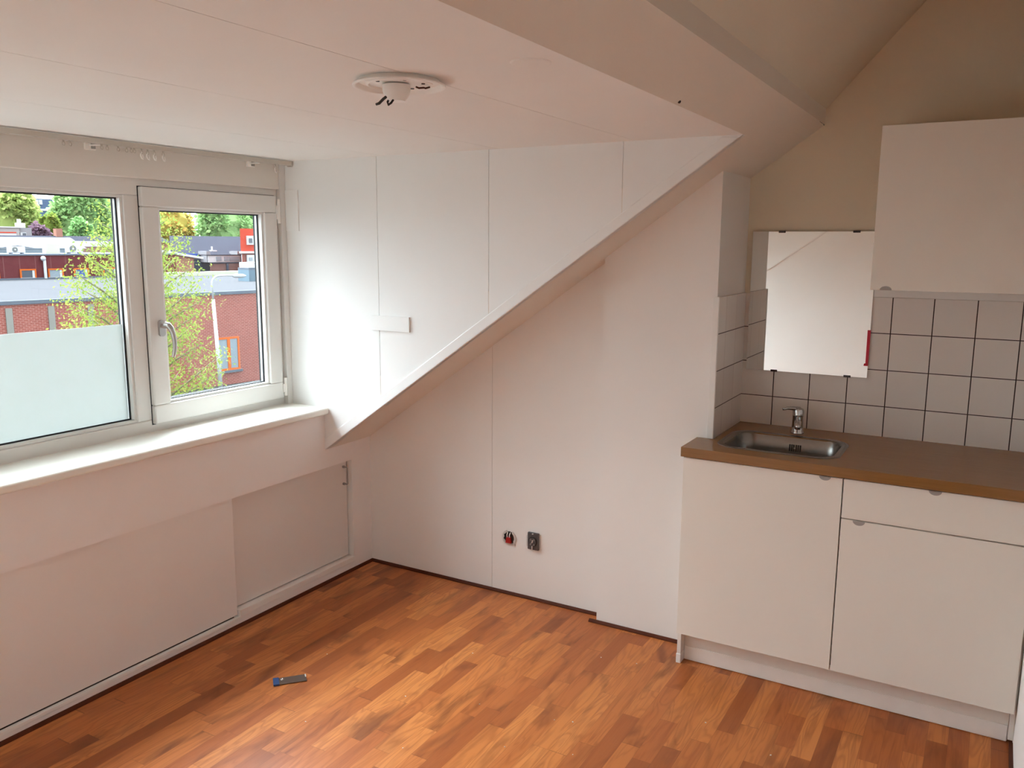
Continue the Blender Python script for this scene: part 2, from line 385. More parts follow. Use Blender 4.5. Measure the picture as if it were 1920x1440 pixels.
# dormer cheek (boards), its lower edging
poly = [(-.34, .30), (.012, .30), (.012, sl(.012)-.002), (XD, sl(XD)), (XD, ZC+.02), (-.34, ZC+.02)]
poly = [(-.34, .40), (-.002, Z0-.002), (XD, sl(XD)), (XD-.01, ZC+.02), (-.34, ZC+.02)]
ck = MB(); xs = [-.34, .357, .952, 1.552, 2.1]
for a, b in zip(xs, xs[1:]):
    q = clip(clip(poly, a+.0016, False), b-.0016, True); ck.prism(q, 'y', YC, YC+.025)
ck.prism(poly, 'y', YC+.0045, YC+.03)
struct(ck.build('wall_cheek', M['cheek']))
struct(MB().prism([(.0, sl(0)-.001), (XD-.012, sl(XD-.012)-.001), (XD-.075, sl(XD-.075)+.048), (.0, sl(0)+.057)], 'y', YC-.006, YC+.012).build('trim_2', M['cheek'], bevel=.004, seg=2))
# knee wall under the window with the cupboard opening
OY0, OY1, OZ0, OZ1 = -2.9, -.146, .045, .599
kw = MB().box(-.065, 0, YB, 0, OZ1, .905).box(-.065, 0, OY1, 0, 0, OZ1).box(-.06, 0, YB, OY0, 0, OZ1).box(-.065, 0, OY0, OY1, 0, OZ0).box(-.065, -.030, OY0, OY1, OZ0, .0722).box(-.030, -.012, -.926, OY1, OZ0, .0722)
struct(kw.build('wall_knee', M['knee']))
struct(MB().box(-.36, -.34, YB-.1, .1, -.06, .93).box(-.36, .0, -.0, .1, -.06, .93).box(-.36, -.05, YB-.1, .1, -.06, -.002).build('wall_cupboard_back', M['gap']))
struct(MB().box(-.012, .004, -.926, OY1, .0452, .0735).box(-.0095, .004, OY0, -.926, .030, .0455).build('trim_3', M['trim'], bevel=.002))
struct(MB().box(-.058, -.0005, OY1-.0008, OY1+.02, .0735, OZ1-.001).build('trim_4', M['trim']))
struct(MB().box(-.34, XR+.12, YB-.12, YB, 2.25, 3.7).box(-.34, 2.12, YB-.12, YB, -.0, 2.25).box(2.12, XR, YB-.12, YB, 2.06, 2.25).build('wall_back', M['back']))
struct(MB().box(1.4, XR, -4.7, -4.6, 0, 2.3).box(1.4, 1.5, -4.6, YB-.12, 0, 2.3).box(1.4, XR+.1, -4.7, YB-.12, 2.25, 2.3).build('wall_hall', M['wall']))
# line where the far cheek's edging lies on the back wall, and a board joint above it (seen in the mirror)
struct(MB().prism([(.0, sl(0)), (XD, sl(XD)), (XD, sl(XD)+.012), (.0, sl(0)+.012)], 'y', YB, YB+.012).build('trim_5', M['knee']))
# quarter round along the skirting
def quarter(path, r, name):
    m = MB(); m.tube(path, r, 10); return struct(m.build(name, M['quarter']))
struct(MB().prism([(0, 0), (.013, 0), (.012, .005), (.008, .010), (.003, .013), (0, .013)], 'y', YB, 0).build('baseboard_left', M['quarter']))
struct(MB().prism([(0, 0), (-.013, 0), (-.012, .005), (-.008, .010), (-.003, .013), (0, .013)], 'x', 0.0, 1.3696).build('baseboard_end', M['quarter']))
struct(MB().prism([(-.072, 0), (-.085, 0), (-.084, .005), (-.080, .010), (-.075, .013), (-.072, .013)], 'x', 1.335, 1.812).build('baseboard_breast', M['quarter']))
struct(MB().box(XR-.012, XR, YB, -.215, 0, .012).build('baseboard_right', M['quarter']))
# tiles
struct(MB().box(1.862, XR, TY-.008, TY, .90, 1.502).build('wall_tiles', M['tile'], bevel=.001))
struct(MB().box(1.862, 1.870, -.072, TY-.008, .924, 1.503).build('wall_tiles_return', M['tileside'], bevel=.001))
struct(MB().box(1.846, 1.872, -.080, -.070, .9245, 1.5035).build('trim_6', M['trim'], bevel=.002))
# small hole and crack in the slope
MB().ball((2.015, -1.055, sl(2.015)-.0005), .005, 8).build('nail_hole', M['black'], slope)
MB().tube([(XE-.001, .23, sl(XE)-.0002), (XE-.002, .28, sl(XE)-.0004), (XE-.001, .31, sl(XE)), (XE-.003, .338, sl(XE)-.001)], [.0006, .0015, .001, .003], 6).build('crack', M['black'], slope)

# ------------------------------------------------------------------ window
win = bpy.data.objects.new('window_1', None); C.objects.link(win); win.location = (XW, -1.5, .91); ORG[win.name] = Vector((XW, -1.5, .91)); struct(win)
YL = -2.78
# fixed frame: outer frame, mullions, header
FX0, FX1 = -.30, -.232
fm = MB().box(FX0, FX1, YL, -.352, 1.895, 1.985).box(FX0, FX1, YL, -.352, .905, .962).box(FX0, FX1, YL, YL+.06, .962, 1.895)
fm.box(FX0, FX1, -1.205, -1.085, .962, 1.895).box(FX0, FX1, -.43, -.352, .962, 1.895).box(FX0, FX1, -2.08, -1.99, .962, 1.895)
fm.build('window_frame', M['upvc'], win, bevel=.004)
# glazing beads and gaskets of the fixed pane
bd = MB(); by0, by1, bz0, bz1 = -1.99, -1.205, .962, 1.895
def ring_frame(mb, x0, x1, y0, y1, z0, z1, wd):
    mb.box(x0, x1, y0, y1, z0, z0+wd).box(x0, x1, y0, y1, z1-wd, z1).box(x0, x1, y0, y0+wd, z0+wd, z1-wd).box(x0, x1, y1-wd, y1, z0+wd, z1-wd)
ring_frame(bd, -.262, -.240, by0, by1, bz0, bz1, .012); bd.build('glazing_bead', M['upvc'], win, bevel=.002)
g_ = MB(); ring_frame(g_, -.268, -.262, by0, by1, bz0, bz1, .017); ring_frame(g_, -.290, -.286, by0, by1, bz0, bz1, .017); g_.build('gasket', M['gasket'], win)
g_ = MB(); ring_frame(g_, -.286, -.268, by0, by1, bz0, bz1, .013); g_.build('glass_spacer', M['zinc'], win)
MB().box(-.279, -.275, by0+.008, by1-.008, bz0+.008, bz1-.008).build('glass_pane', M['glass'], win)
fl = MB().box(-.2735, -.2720, by0+.01, by1-.016, bz0+.012, 1.374).build('frosted_film', M['film'], win); fl['label'] = 'milky white frosted film'
MB().box(-.279, -.275, YL+.06, -2.08, .962, 1.895).build('glass_pane', M['glass'], win)
# opening sash
SY0, SY1, SZ0, SZ1 = -1.137, -.397, .944, 1.930
sash = MB(); sx0, sx1 = -.285, -.210
ring_frame(sash, sx0, sx1, SY0, SY1, SZ0, SZ1, .080)
sash = sash.build('casement_sash', M['upvc'], win, bevel=.006, seg=3)
gy0, gy1, gz0, gz1 = SY0+.080, SY1-.080, SZ0+.080, SZ1-.080
bd = MB(); ring_frame(bd, -.245, -.222, gy0, gy1, gz0, gz1, .011); bd.build('glazing_bead', M['upvc'], sash, bevel=.002)
g_ = MB(); ring_frame(g_, -.251, -.245, gy0, gy1, gz0, gz1, .016); ring_frame(g_, -.273, -.269, gy0, gy1, gz0, gz1, .016); g_.build('gasket', M['gasket'], sash)
g_ = MB(); ring_frame(g_, -.269, -.251, gy0, gy1, gz0, gz1, .012); g_.build('glass_spacer', M['zinc'], sash)
MB().box(-.262, -.258, gy0+.006, gy1-.006, gz0+.006, gz1-.006).build('glass_pane', M['glass'], sash)
sg = MB(); ring_frame(sg, -.2325, -.2310, SY0-.004, SY1+.004, SZ0-.004, SZ1+.003, .01); sg.build('sash_seal_shadow', M['gasket'], win)  # black rebate seal ring, also drawn as the shadow line around the sash
# handle
hy = -1.085
hd = MB().prism([(hy+.015*math.cos(a)*(1), 1.350+ (.022 if math.sin(a) > 0 else -.022)+.013*math.sin(a)) for a in [2*math.pi*k/24 for k in range(24)]], 'x', sx1, sx1+.011)
hd.cyl(.010, (sx1+.011, hy, 1.360), .030, 'x', 16)
pth = [(sx1+.030, hy, 1.366), (sx1+.044, hy+.003, 1.364), (sx1+.050, hy+.010, 1.352), (sx1+.052, hy+.018, 1.330), (sx1+.054, hy+.022, 1.300), (sx1+.054, hy+.022, 1.268), (sx1+.050, hy+.018, 1.240), (sx1+.048, hy+.016, 1.228)]
hd.tube(pth, [.012, .013, .0125, .0105, .0095, .009, .0085, .006], 14)
hd.cyl(.005, (sx1+.052, hy+.010, 1.345), .013, 'x', 12)
hd = hd.build('handle', M['alu'], sash); smooth_by_angle(hd, 40); hd['label'] = 'curved silver window handle'
for z0, z1 in ((1.80, 1.915), (.955, 1.045)):
    h_ = MB().cyl(.008, (sx1+.002, SY1+.010, z0), z1-z0, 'z', 14).box(sx1-.006, sx1+.004, SY1-.006, SY1+.010, z0+.02, z1-.03); smooth_by_angle(h_.build('hinge', M['whiteplastic'], sash), 40)
# header above, post at the corner, sill
MB().box(-.36, XW, YB, -.374, 1.962, ZC).build('header_panel', M['header'], win, bevel=.003)
MB().box(-.30, -.206, -.374, -.3395, .905, ZC).build('corner_post', M['upvc'], win, bevel=.003)
MB().box(-.34, -.30, YB, -.33, .905, 2.0).box(-.34, -.29, YB, YL, .90, 2.0) if False else None
MB().box(-.30, -.20, YB, YL, .905, 1.965).build('side_panel', M['knee'], win)
sw = MB().box(-.33, .034, YB+.002, -.3405, .876, .9105).build('window_sill', M['sill'], win, bevel=.010, seg=4); sw['label'] = 'cream polished window sill'

# ------------------------------------------------------------------ sliding cupboard doors
t = thing('cupboard_door', 'wide white sliding cupboard door nearest the camera, in the front track', 'cupboard door', (-.014, -1.9, .05), 'sliding doors of the knee wall cupboard')
MB().box(-.026, -.010, -2.88, -.930, .0515, OZ1+.015).build('panel', M['door'], t, bevel=.0015)
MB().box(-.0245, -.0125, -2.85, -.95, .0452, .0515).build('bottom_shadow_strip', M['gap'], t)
t = thing('cupboard_door', 'white sliding cupboard door with a wire pull, set back nearest the room corner', 'cupboard door', (-.04, -.6, .05), 'sliding doors of the knee wall cupboard')
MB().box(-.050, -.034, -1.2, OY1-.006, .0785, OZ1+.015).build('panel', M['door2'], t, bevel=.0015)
hh = MB().tube([(-.034, -.178, .563), (-.008, -.178, .563), (-.004, -.178, .559), (-.004, -.176, .476), (-.008, -.176, .472), (-.034, -.176, .472)], .003, 10)
for z in (.563, .472): hh.cyl(.007, (-.0345, -.177, z), .010, 'x', 14)
smooth_by_angle(hh.build('handle', M['greymetal'], t), 40)
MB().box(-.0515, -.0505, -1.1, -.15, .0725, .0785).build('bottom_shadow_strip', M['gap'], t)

# ------------------------------------------------------------------ curtain rail
RX = -.155
t = thing('curtain_rail', 'long grey plastic curtain rail along the header above the window', 'curtain rail', (RX, -1.7, 2.08))
cr = MB().box(RX-.011, RX+.011, -3.0, -.362, 2.086, 2.0895).box(RX-.011, RX-.009, -3.0, -.362, 2.073, 2.086).box(RX+.009, RX+.011, -3.0, -.362, 2.073, 2.086)
cr.box(RX-.011, RX-.003, -3.0, -.362, 2.0715, 2.073).box(RX+.003, RX+.011, -3.0, -.362, 2.0715, 2.073).build('track', M['greyplastic'], t)
MB().box(RX-.013, RX+.013, -.362, -.352, 2.066, 2.0915).build('end_cap', M['greyplastic'], t, bevel=.002)
for y in (-1.348, -.553):
    b = MB().box(XW+.0002, XW+.012, y-.022, y+.020, 2.052, 2.084).box(XW+.012, RX, y-.008, y+.008, 2.066, 2.0712).build('bracket', M['whiteplastic'], t, bevel=.001)
    MB().box(XW+.012, XW+.016, y-.001, y+.016, 2.056, 2.078).build('bracket_clamp', M['greymetal'], b)
gl0 = None
ords = ['first', 'second', 'third', 'fourth', 'fifth', 'sixth', 'seventh', 'eighth']
def glider(y, hook, label):
    t = thing('curtain_glider', label, 'curtain glider', (RX, y, 2.0705), 'bare gliders on the curtain rail' if not hook else 'gliders with white hooks on the curtain rail')
    g = MB().box(RX-.007, RX+.007, y-.004, y+.004, 2.073, 2.078).box(RX-.002, RX+.002, y-.003, y+.003, 2.064, 2.073)
    ring = [(RX, y+.0055*math.cos(a), 2.0585+.0065*math.sin(a)) for a in [2*math.pi*k/14 for k in range(15)]]
    g.tube(ring, .0016, 6); g.build('eyelet', M['greyplastic'], t)
    if hook:
        h = MB().tube([(RX, y+.003, 2.058), (RX, y-.003, 2.052), (RX, y-.004, 2.044), (RX, y+.001, 2.034), (RX, y+.006, 2.032), (RX, y+.008, 2.038), (RX, y+.006, 2.050)], [.0018, .0025, .003, .003, .0025, .0022, .0015], 8)
        h.build('hook', M['whiteplastic'], t, smooth=True)
bare = [-1.487, -1.461, -1.335, -1.313, -1.266, -1.230, -1.210, -1.196]
where = ['left of the left rail bracket', 'just left of the left rail bracket', 'just right of the left rail bracket', 'of a close pair', 'alone midway above the fixed pane', 'above the fixed pane', 'left one of a touching pair', 'right one of a touching pair']
for k, y in enumerate(bare): glider(y, False, '%s bare grey curtain glider counted from the left, %s' % (ords[k], where[k]))
for k, y in enumerate([-1.165, -1.137, -1.106, -1.064]): glider(y, True, '%s curtain glider with a white hook, in the row of four beside the bare ones' % ords[k])
glider(-.449, True, 'lone curtain glider with a white hook near the right end of the rail')

# ------------------------------------------------------------------ ceiling things
LX, LY = 1.535, -1.700
t = thing('ceiling_lamp_base', 'round white ceiling lamp base without its shade, with bare black wires', 'ceiling lamp', (LX, LY, ZC))
smooth_by_angle(MB().lathe([(.060, -.0005), (.098, -.0005), (.101, -.007), (.110, -.010), (.1125, -.0125), (.1115, -.0155), (.107, -.0165), (.103, -.014), (.097, -.005), (.060, -.0045)], (LX, LY, ZC), 'z', 64, True, True).build('rim_plate', M['whiteplastic'], t), 50)
r_ = MB().lathe([(.036, -.0047), (.080, -.0047), (.081, -.0105), (.074, -.0125), (.071, -.0085), (.036, -.0085)], (LX, LY, ZC), 'z', 48, True, True).build('inner_ring', M['whiteplastic'], t); smooth_by_angle(r_, 50)
for a in (20, 95, 160, 250, 320):
    MB().cyl(.0045, (LX+.060*math.cos(R(a)), LY+.060*math.sin(R(a)), ZC-.0103), .002, 'z', 12).build('screw', M['charcoal'], r_)
smooth_by_angle(MB().lathe([(.034, -.012), (.033, -.026), (.028, -.040), (.022, -.046), (.021, -.049), (.016, -.049)], (LX-.004, LY-.006, ZC), 'z', 40, False, True).build('lamp_holder', M['whiteplastic'], t), 50)
MB().tube([(LX+.030, LY+.028, ZC-.013), (LX+.040, LY+.025, ZC-.017), (LX+.047, LY+.036, ZC-.015), (LX+.056, LY+.030, ZC-.018), (LX+.060, LY+.042, ZC-.014)], .0022, 8).build('wire', M['quarter'], t, smooth=True)
MB().tube([(LX-.012, LY-.026, ZC-.036), (LX-.022, LY-.034, ZC-.046), (LX-.032, LY-.038, ZC-.056), (LX-.040, LY-.040, ZC-.058)], [.003, .0034, .0034, .003], 8).build('wire', M['black'], t, smooth=True)
MB().tube([(LX+.002, LY-.022, ZC-.044), (LX-.002, LY-.030, ZC-.056), (LX-.010, LY-.030, ZC-.060), (LX-.016, LY-.026, ZC-.052), (LX-.014, LY-.020, ZC-.044)], .0026, 8).build('wire', M['black'], t, smooth=True)
cv = MB().lathe([(.001, -.003), (.040, -.003), (.0440, -.0022), (.0455, 0)], (1.912, -1.728, ZC), 'z', 48, True, False).build('ceiling_cover', M['ceil'], org=(1.912, -1.728, ZC)); smooth_by_angle(cv, 60)
tag(cv, 'flat round painted-over cover disc on the dormer ceiling, right of the lamp base', 'ceiling cover')

# plates on the cheek
o = MB().box(.316, .534, YC-.009, YC, 1.309, 1.378).build('wall_plate', M['cheek'], org=(.425, YC, 1.343), bevel=.0008)
tag(o, 'small horizontal white plate over the board joint, low on the dormer cheek', 'wall plate', 'white plates on the dormer cheek')
o = MB().box(-.204, -.122, YC-.008, YC, 1.765, 1.958).build('wall_plate', M['cheek'], org=(-.16, YC, 1.86), bevel=.0008)
tag(o, 'upright white plate beside the top hinge corner of the window', 'wall plate', 'white plates on the dormer cheek')

# ------------------------------------------------------------------ uncovered sockets on the end wall
def arc(cx, cz, r, a0, a1, n): return [(cx+r*math.cos(R(a0+(a1-a0)*k/n)), cz+r*math.sin(R(a0+(a1-a0)*k/n))) for k in range(n+1)]
sx, sz = .8645, .291
t = thing('wall_socket', 'open round wall box with a red connector inside, left of the dark socket', 'socket', (sx, 0, sz), 'uncovered sockets on the end wall')
MB().cyl(.031, (sx, -.0015, sz), .0014, 'y', 32).build('box_hole', M['black'], t)
pl = MB()
for a0 in (-60, 110): # two pale metal ears left and right
    o_ = arc(sx, sz, .039, a0, a0+118, 12); i_ = arc(sx, sz, .028, a0+118, a0, 12); pl.prism(o_+i_, 'y', -.004, -.0016)
pl.prism([(sx-.026, sz-.036), (sx+.034, sz-.036), (sx+.034, sz-.027), (sx-.026, sz-.027)], 'y', -.004, -.0016)
pl.build('mounting_plate', M['zinc'], t)
MB().prism([(sx-.011, sz+.004), (sx+.011, sz+.004), (sx+.016, sz-.026), (sx-.016, sz-.026)], 'y', -.012, -.0015).build('connector', M['redplastic'], t, bevel=.001)
for dx in (-.007, .007): MB().tube([(sx+dx, -.010, sz+.003), (sx+dx, -.012, sz+.015), (sx+dx*1.1, -.003, sz+.027)], .0025, 8).build('wire', M['whiteplastic'], t, smooth=True)
for dx, dz in ((-.024, .012), (-.026, -.006), (.025, -.004), (.021, -.020)): MB().box(sx+dx-.003, sx+dx+.003, -.0052, -.0041, sz+dz-.004, sz+dz+.004).build('slot', M['black'], t)
sx, sz = .999, .300
t = thing('wall_socket', 'uncovered dark square socket insert, nearer the chimney breast', 'socket', (sx, 0, sz), 'uncovered sockets on the end wall')
MB().box(sx-.026, sx+.034, -.014, -.0005, sz-.043, sz+.043).build('insert_plate', M['charcoal'], t, bevel=.004)
MB().prism([(sx-.037, sz-.030), (sx-.026, sz-.034), (sx-.026, sz+.030), (sx-.037, sz+.020)], 'y', -.005, -.0005).build('mounting_plate', M['zinc'], t)
MB().box(sx+.034, sx+.0375, -.006, -.0005, sz-.03, sz+.036).build('mounting_plate', M['zinc'], t)
MB().cyl(.024, (sx+.004, -.0155, sz), .0014, 'y', 32).build('socket_well', M['black'], t)
MB().prism(arc(sx+.004, sz, .019, 20, 160, 10)+arc(sx+.004, sz, .019, 200, 340, 10), 'y', -.018, -.0156).build('contact_face', M['charcoal'], t)
for dx, dz in ((-.006, .010), (.012, .010), (-.005, -.013), (.012, -.014)): MB().lathe([(.0028, 0), (.0048, 0), (.0048, -.003), (.0028, -.003), (.0028, 0)], (sx+dx, -.018, sz+dz), 'y', 14).build('contact_ring', M['greymetal'], t)
for dx, dz, w_, h_ in ((.004, .002, .0025, .006), (.001, -.004, .002, .003), (.004, .039, .003, .002), (.002, -.030, .002, .009)): MB().box(sx+dx-w_, sx+dx+w_, -.020, -.0141, sz+dz-h_, sz+dz+h_).build('earth_clip', M['zinc'], t)

# ------------------------------------------------------------------ kitchen
KX, KF, KB, KW, KH = 1.809, -.2616, .1377, .598, .7425
FT = .018                                          # front thickness
def half_disc(x, ztop, y, r=.0205, up=False):
    s = 1 if up else -1
    pts = [(x+r*math.cos(R(k*12)), ztop+s*r*.72*math.sin(R(k*12))) for k in range(16)]
    return MB().prism(pts if up else pts[::-1], 'y', y-.0022, y)
t = thing('base_cabinet', 'white base cabinet with one tall door, under the sink', 'kitchen cabinet', (KX+KW/2, .02, 0), 'white kitchen base cabinets')
MB().box(KX+.016, KX+KW-.001, KF+FT+.003, -.074, KB, .8855).box(1.872, KX+KW-.001, -.074, TY-.01, KB, .70).build('body', M['carcass'], t)
sp = MB().prism([(KF+FT+.003, KB), (-.205, KB), (-.205, 0), (-.073, 0), (-.073, .884), (KF+FT+.003, .884)], 'x', KX, KX+.016) if False else None
MB().box(KX, KX+.016, KF+FT+.003, -.073, 0, .884).build('side_panel', M['carcass'], t, bevel=.0008)
MB().box(KX-.002, KX+.018, KF+FT-.001, -.19, 0, .040).build('foot_cap', M['whiteplastic'], t, bevel=.002)
MB().box(KX+.017, KX+KW-.0005, KF+FT+.0006, KF+FT+.0026, KB+.012, .8855).build('gap_shadow_strip', M['gap'], t)  # dark strip painted as the shade in the gaps between the fronts
d = MB().box(KX+.0015, KX+KW-.0022, KF, KF+FT, KB, KB+KH).build('door', M['front'], t, bevel=.0012)
half_disc(2.3445, KB+KH-.0005, KF-.0002).build('handle', M['pull'], d)
t = thing('base_cabinet', 'white base cabinet with a drawer above a door, right of the sink', 'kitchen cabinet', (KX+1.5*KW, .02, 0), 'white kitchen base cabinets')
MB().box(KX+KW+.001, KX+2*KW-.001, KF+FT+.003, TY-.01, KB, .882).build('body', M['carcass'], t)
MB().box(KX+KW-.0004, KX+2*KW-.004, KF+FT+.0006, KF+FT+.0026, KB+.012, .8855).build('gap_shadow_strip', M['gap'], t)
d = MB().box(KX+KW+.0022, KX+2*KW-.0012, KF, KF+FT, KB, KB+.5925).build('door', M['front'], t, bevel=.0012)
half_disc(2.4695, KB+.592, KF-.0002).build('handle', M['pull'], d)
d = MB().box(KX+KW+.0022, KX+2*KW-.0012, KF, KF+FT, KB+.597, KB+KH).build('drawer', M['front'], t, bevel=.0012)
half_disc(2.705, KB+KH-.0005, KF-.0002).build('handle', M['pull'], d)
t = thing('kick_board', 'white plinth board under the base cabinets, with a low strip along its foot', 'plinth', (2.41, -.19, 0))
MB().box(KX+.018, 2.994, -.195, -.181, .003, KB-.001).build('board', M['carcass'], t)
MB().box(KX+.019, 2.992, -.201, -.195, .002, .062).build('foot_strip', M['whiteplastic'], t, bevel=.0015)
o = MB().box(2.9945, XR-.0005, -.215, -.10, .018, .884).box(3.0045, XR-.0005, -.235, -.215, KB, .884).build('filler_panel', M['carcass'], org=(3.0, -.15, .018), bevel=.001)
tag(o, 'narrow white filler strip between the right base cabinet and the right wall', 'filler panel')

# worktop with the sink cutout
CT, CB = .9237, .886
HX0, HX1, HY0, HY1 = 1.925, 2.352, -.165, .135       # cutout
wt = MB().box(1.8035, XR-.001, KF-.0145, HY0, CB, CT).box(1.8722, HX0, HY0, TY-.0085, CB, CT).box(HX1, XR-.001, HY0, TY-.0085, CB, CT).box(HX0, HX1, HY1, TY-.0085, CB, CT)
wt.box(1.8035, 1.8722, HY0, -.0735, CB, CT)
bmesh.ops.remove_doubles(wt.b, verts=wt.b.verts[:], dist=.00001)
o = wt.build('worktop', M['counter'], org=(2.4, .04, CB)); tag(o, 'brown wood-look kitchen worktop over the two base cabinets', 'worktop')

# sink
def rrect(x0, x1, y0, y1, r, z, n=8):
    P = []
    for cx, cy, a in ((x1-r, y1-r, 0), (x0+r, y1-r, 90), (x0+r, y0+r, 180), (x1-r, y0+r, 270)):
        P += [(cx+r*math.cos(R(a+90*k/n)), cy+r*math.sin(R(a+90*k/n)), z) for k in range(n+1)]
    return P
def sinkring(ox, z, inset, r): return rrect(1.902+inset+ox, 2.372-inset+ox, -.192+inset, .162-inset, r, z)
t = thing('sink', 'small rounded stainless steel sink set into the worktop beside the chimney breast', 'sink', (2.137, -.015, CT))
sk = MB().rings([sinkring(0, CT+.0002, 0, .085), sinkring(0, CT+.0028, .002, .084), sinkring(0, CT+.0032, .006, .082), sinkring(0, CT+.0022, .022, .075), sinkring(0, CT-.004, .028, .070), sinkring(0, CT-.06, .034, .066), sinkring(0, CT-.125, .042, .062), sinkring(0, CT-.143, .056, .055), sinkring(0, CT-.148, .085, .04), sinkring(0, CT-.150, .14, .03)], False, True)
sk = sk.build('basin', M['steel'], t); smooth_by_angle(sk, 60)
for k in (-2.5, -1.5, -.6, .6, 1.5, 2.5):
    MB().box(2.158+k*.0085-.0018, 2.158+k*.0085+.0018, .1245, .1275, CT-.058, CT-.030).build('overflow_slot', M['black'], sk)
MB().cyl(.004, (2.158, .1225, CT-.044), .004, 'y', 12).build('overflow_screw', M['chrome'], sk)
MB().lathe([(.001, 0), (.030, 0), (.036, .002), (.038, .0002)], (2.137, -.015, CT-.1495), 'z', 32, True, False).build('drain', M['chrome'], sk, smooth=True)
# tap
fx, fy = 2.145, .222
t = thing('tap', 'short chrome mixer tap standing behind the sink', 'tap', (fx, fy, CT))
b = MB().lathe([(.0265, .0002), (.027, .006), (.024, .010), (.0232, .030), (.0228, .072), (.0235, .076)], (fx, fy, CT), 'z', 32, True, True).build('body', M['chrome'], t); smooth_by_angle(b, 45)
c = MB().lathe([(.0232, .0765), (.0236, .096), (.021, .104), (.0130, .108)], (fx, fy, CT), 'z', 32, True, True).build('cartridge_cap', M['chrome'], t); smooth_by_angle(c, 45)
MB().tube([(fx+.004, fy+.004, CT+.104), (fx-.018, fy-.020, CT+.108), (fx-.038, fy-.040, CT+.110), (fx-.052, fy-.056, CT+.108)], [.010, .0085, .0065, .0055], 12).build('lever', M['chrome'], t, smooth=True)
MB().tube([(fx+.002, fy-.010, CT+.046), (fx+.010, fy-.050, CT+.056), (fx+.017, fy-.088, CT+.056), (fx+.020, fy-.104, CT+.050), (fx+.021, fy-.109, CT+.040)], [.015, .0145, .0135, .0125, .0115], 16).build('spout', M['chrome'], t, smooth=True)

# mirror
t = thing('mirror', 'frameless rectangular mirror on the tiled wall above the sink', 'mirror', (2.14, TY-.012, 1.46))
MB().box(1.889, 2.390, .3285, .3335, 1.166, 1.768).build('glass', M['mirror'], t, bevel=.0006)
MB().box(1.90, 2.38, .3336, .3378, 1.19, 1.74).build('backing', M['carcass'], t)
for x, z, s in ((2.012, 1.768, 1), (2.310, 1.768, 1), (2.010, 1.166, -1), (2.312, 1.166, -1)):
    MB().box(x-.014, x+.014, .3265, TY-.008 if z < 1.5 else TY-.0002, z-.006 if s > 0 else z-.0035, z+.0035 if s > 0 else z+.006).build('clip', M['charcoal'], t, bevel=.001)
o = MB().prism([(2.3795, 1.366), (2.392, 1.366), (2.3905, 1.217), (2.3735, 1.217), (2.3745, 1.226), (2.380, 1.228)], 'y', .3272, .3284).build('red_tape', M['tape'], org=(2.384, .328, 1.29))
tag(o, 'strip of red tape on the lower right edge of the mirror', 'tape')

# wall cabinet
UX, UY, UZ0, UZ1 = 2.4165, 0.0, 1.547, 2.139
t = thing('wall_cabinet', 'white wall cabinet hung above the worktop, right of the mirror', 'kitchen cabinet', (UX+.3, .17, UZ0))
MB().box(UX+.001, XR-.001, UY+.020, TY-.0005, UZ0+.002, UZ1-.002).build('body', M['carcass'], t)
d = MB().box(UX, XR-.004, UY, UY+.018, UZ0, UZ1).build('door', M['front'], t, bevel=.0012)
half_disc(2.470, UZ0+.0005, UY-.0002, up=True).build('handle', M['pull'], d)
struct(MB().box(2.392, XR, TY-.018, TY-.0002, 1.503, 1.5335).build('trim_7', M['trim'], bevel=.002))

# ------------------------------------------------------------------ things on the floor
a = math.atan2(.09, .083)
t = thing('scraper', 'small dark scraper blade with a blue end lying on the laminate floor', 'scraper', (.543, -1.164, 0), rotz=R(48.5))
L0 = Vector(ORG[t.name])
def fl(mb, x0, x1, y0, y1, z0, z1): return mb.box(L0.x+x0, L0.x+x1, L0.y+y0, L0.y+y1, z0, z1)
fl(MB(), -.046, .060, -.0265, .0265, .0025, .0042).build('blade', M['blade'], t)
fl(MB(), -.067, -.044, -.0275, .0275, .0, .0075).build('blue_grip', M['blue'], t, bevel=.0012)
MB().lathe([(.008, .0042), (.0075, .0062), (.004, .0066), (.003, .0045)], (L0.x-.033, L0.y+.012, 0), 'z', 18, False, True).build('rivet', M['chrome'], t, smooth=True)
fl(MB(), .056, .0605, .004, .0265, .0043, .0047).build('worn_tip', M['zinc'], t)
cr0 = None
for k, (x, y) in enumerate([(1.042, -.61), (1.279, -.932), (1.633, -.861), (1.498, -1.117), (1.525, -.368), (1.673, -.341), (1.719, -1.038), (1.006, -1.029), (1.569, -.882), (.52, -.93), (.80, -1.35), (1.20, -1.30), (2.05, -.62), (2.30, -.70)]):
    if cr0 is None:
        b = MB(); b.ball((0, 0, .0018), .0024, 8, (1.5, 1, .7))
        cr0 = b.build('plaster_crumb', M['plaster']); o = cr0
    else:
        o = cr0.copy(); C.objects.link(o)
    o.location = (x, y, 0); o.rotation_euler = (0, 0, k*1.3); s = .7+.5*random.random(); o.scale = (s, s, s)
    tag(o, 'tiny white plaster crumb lying on the laminate floor', 'crumb', 'plaster crumbs on the floor')

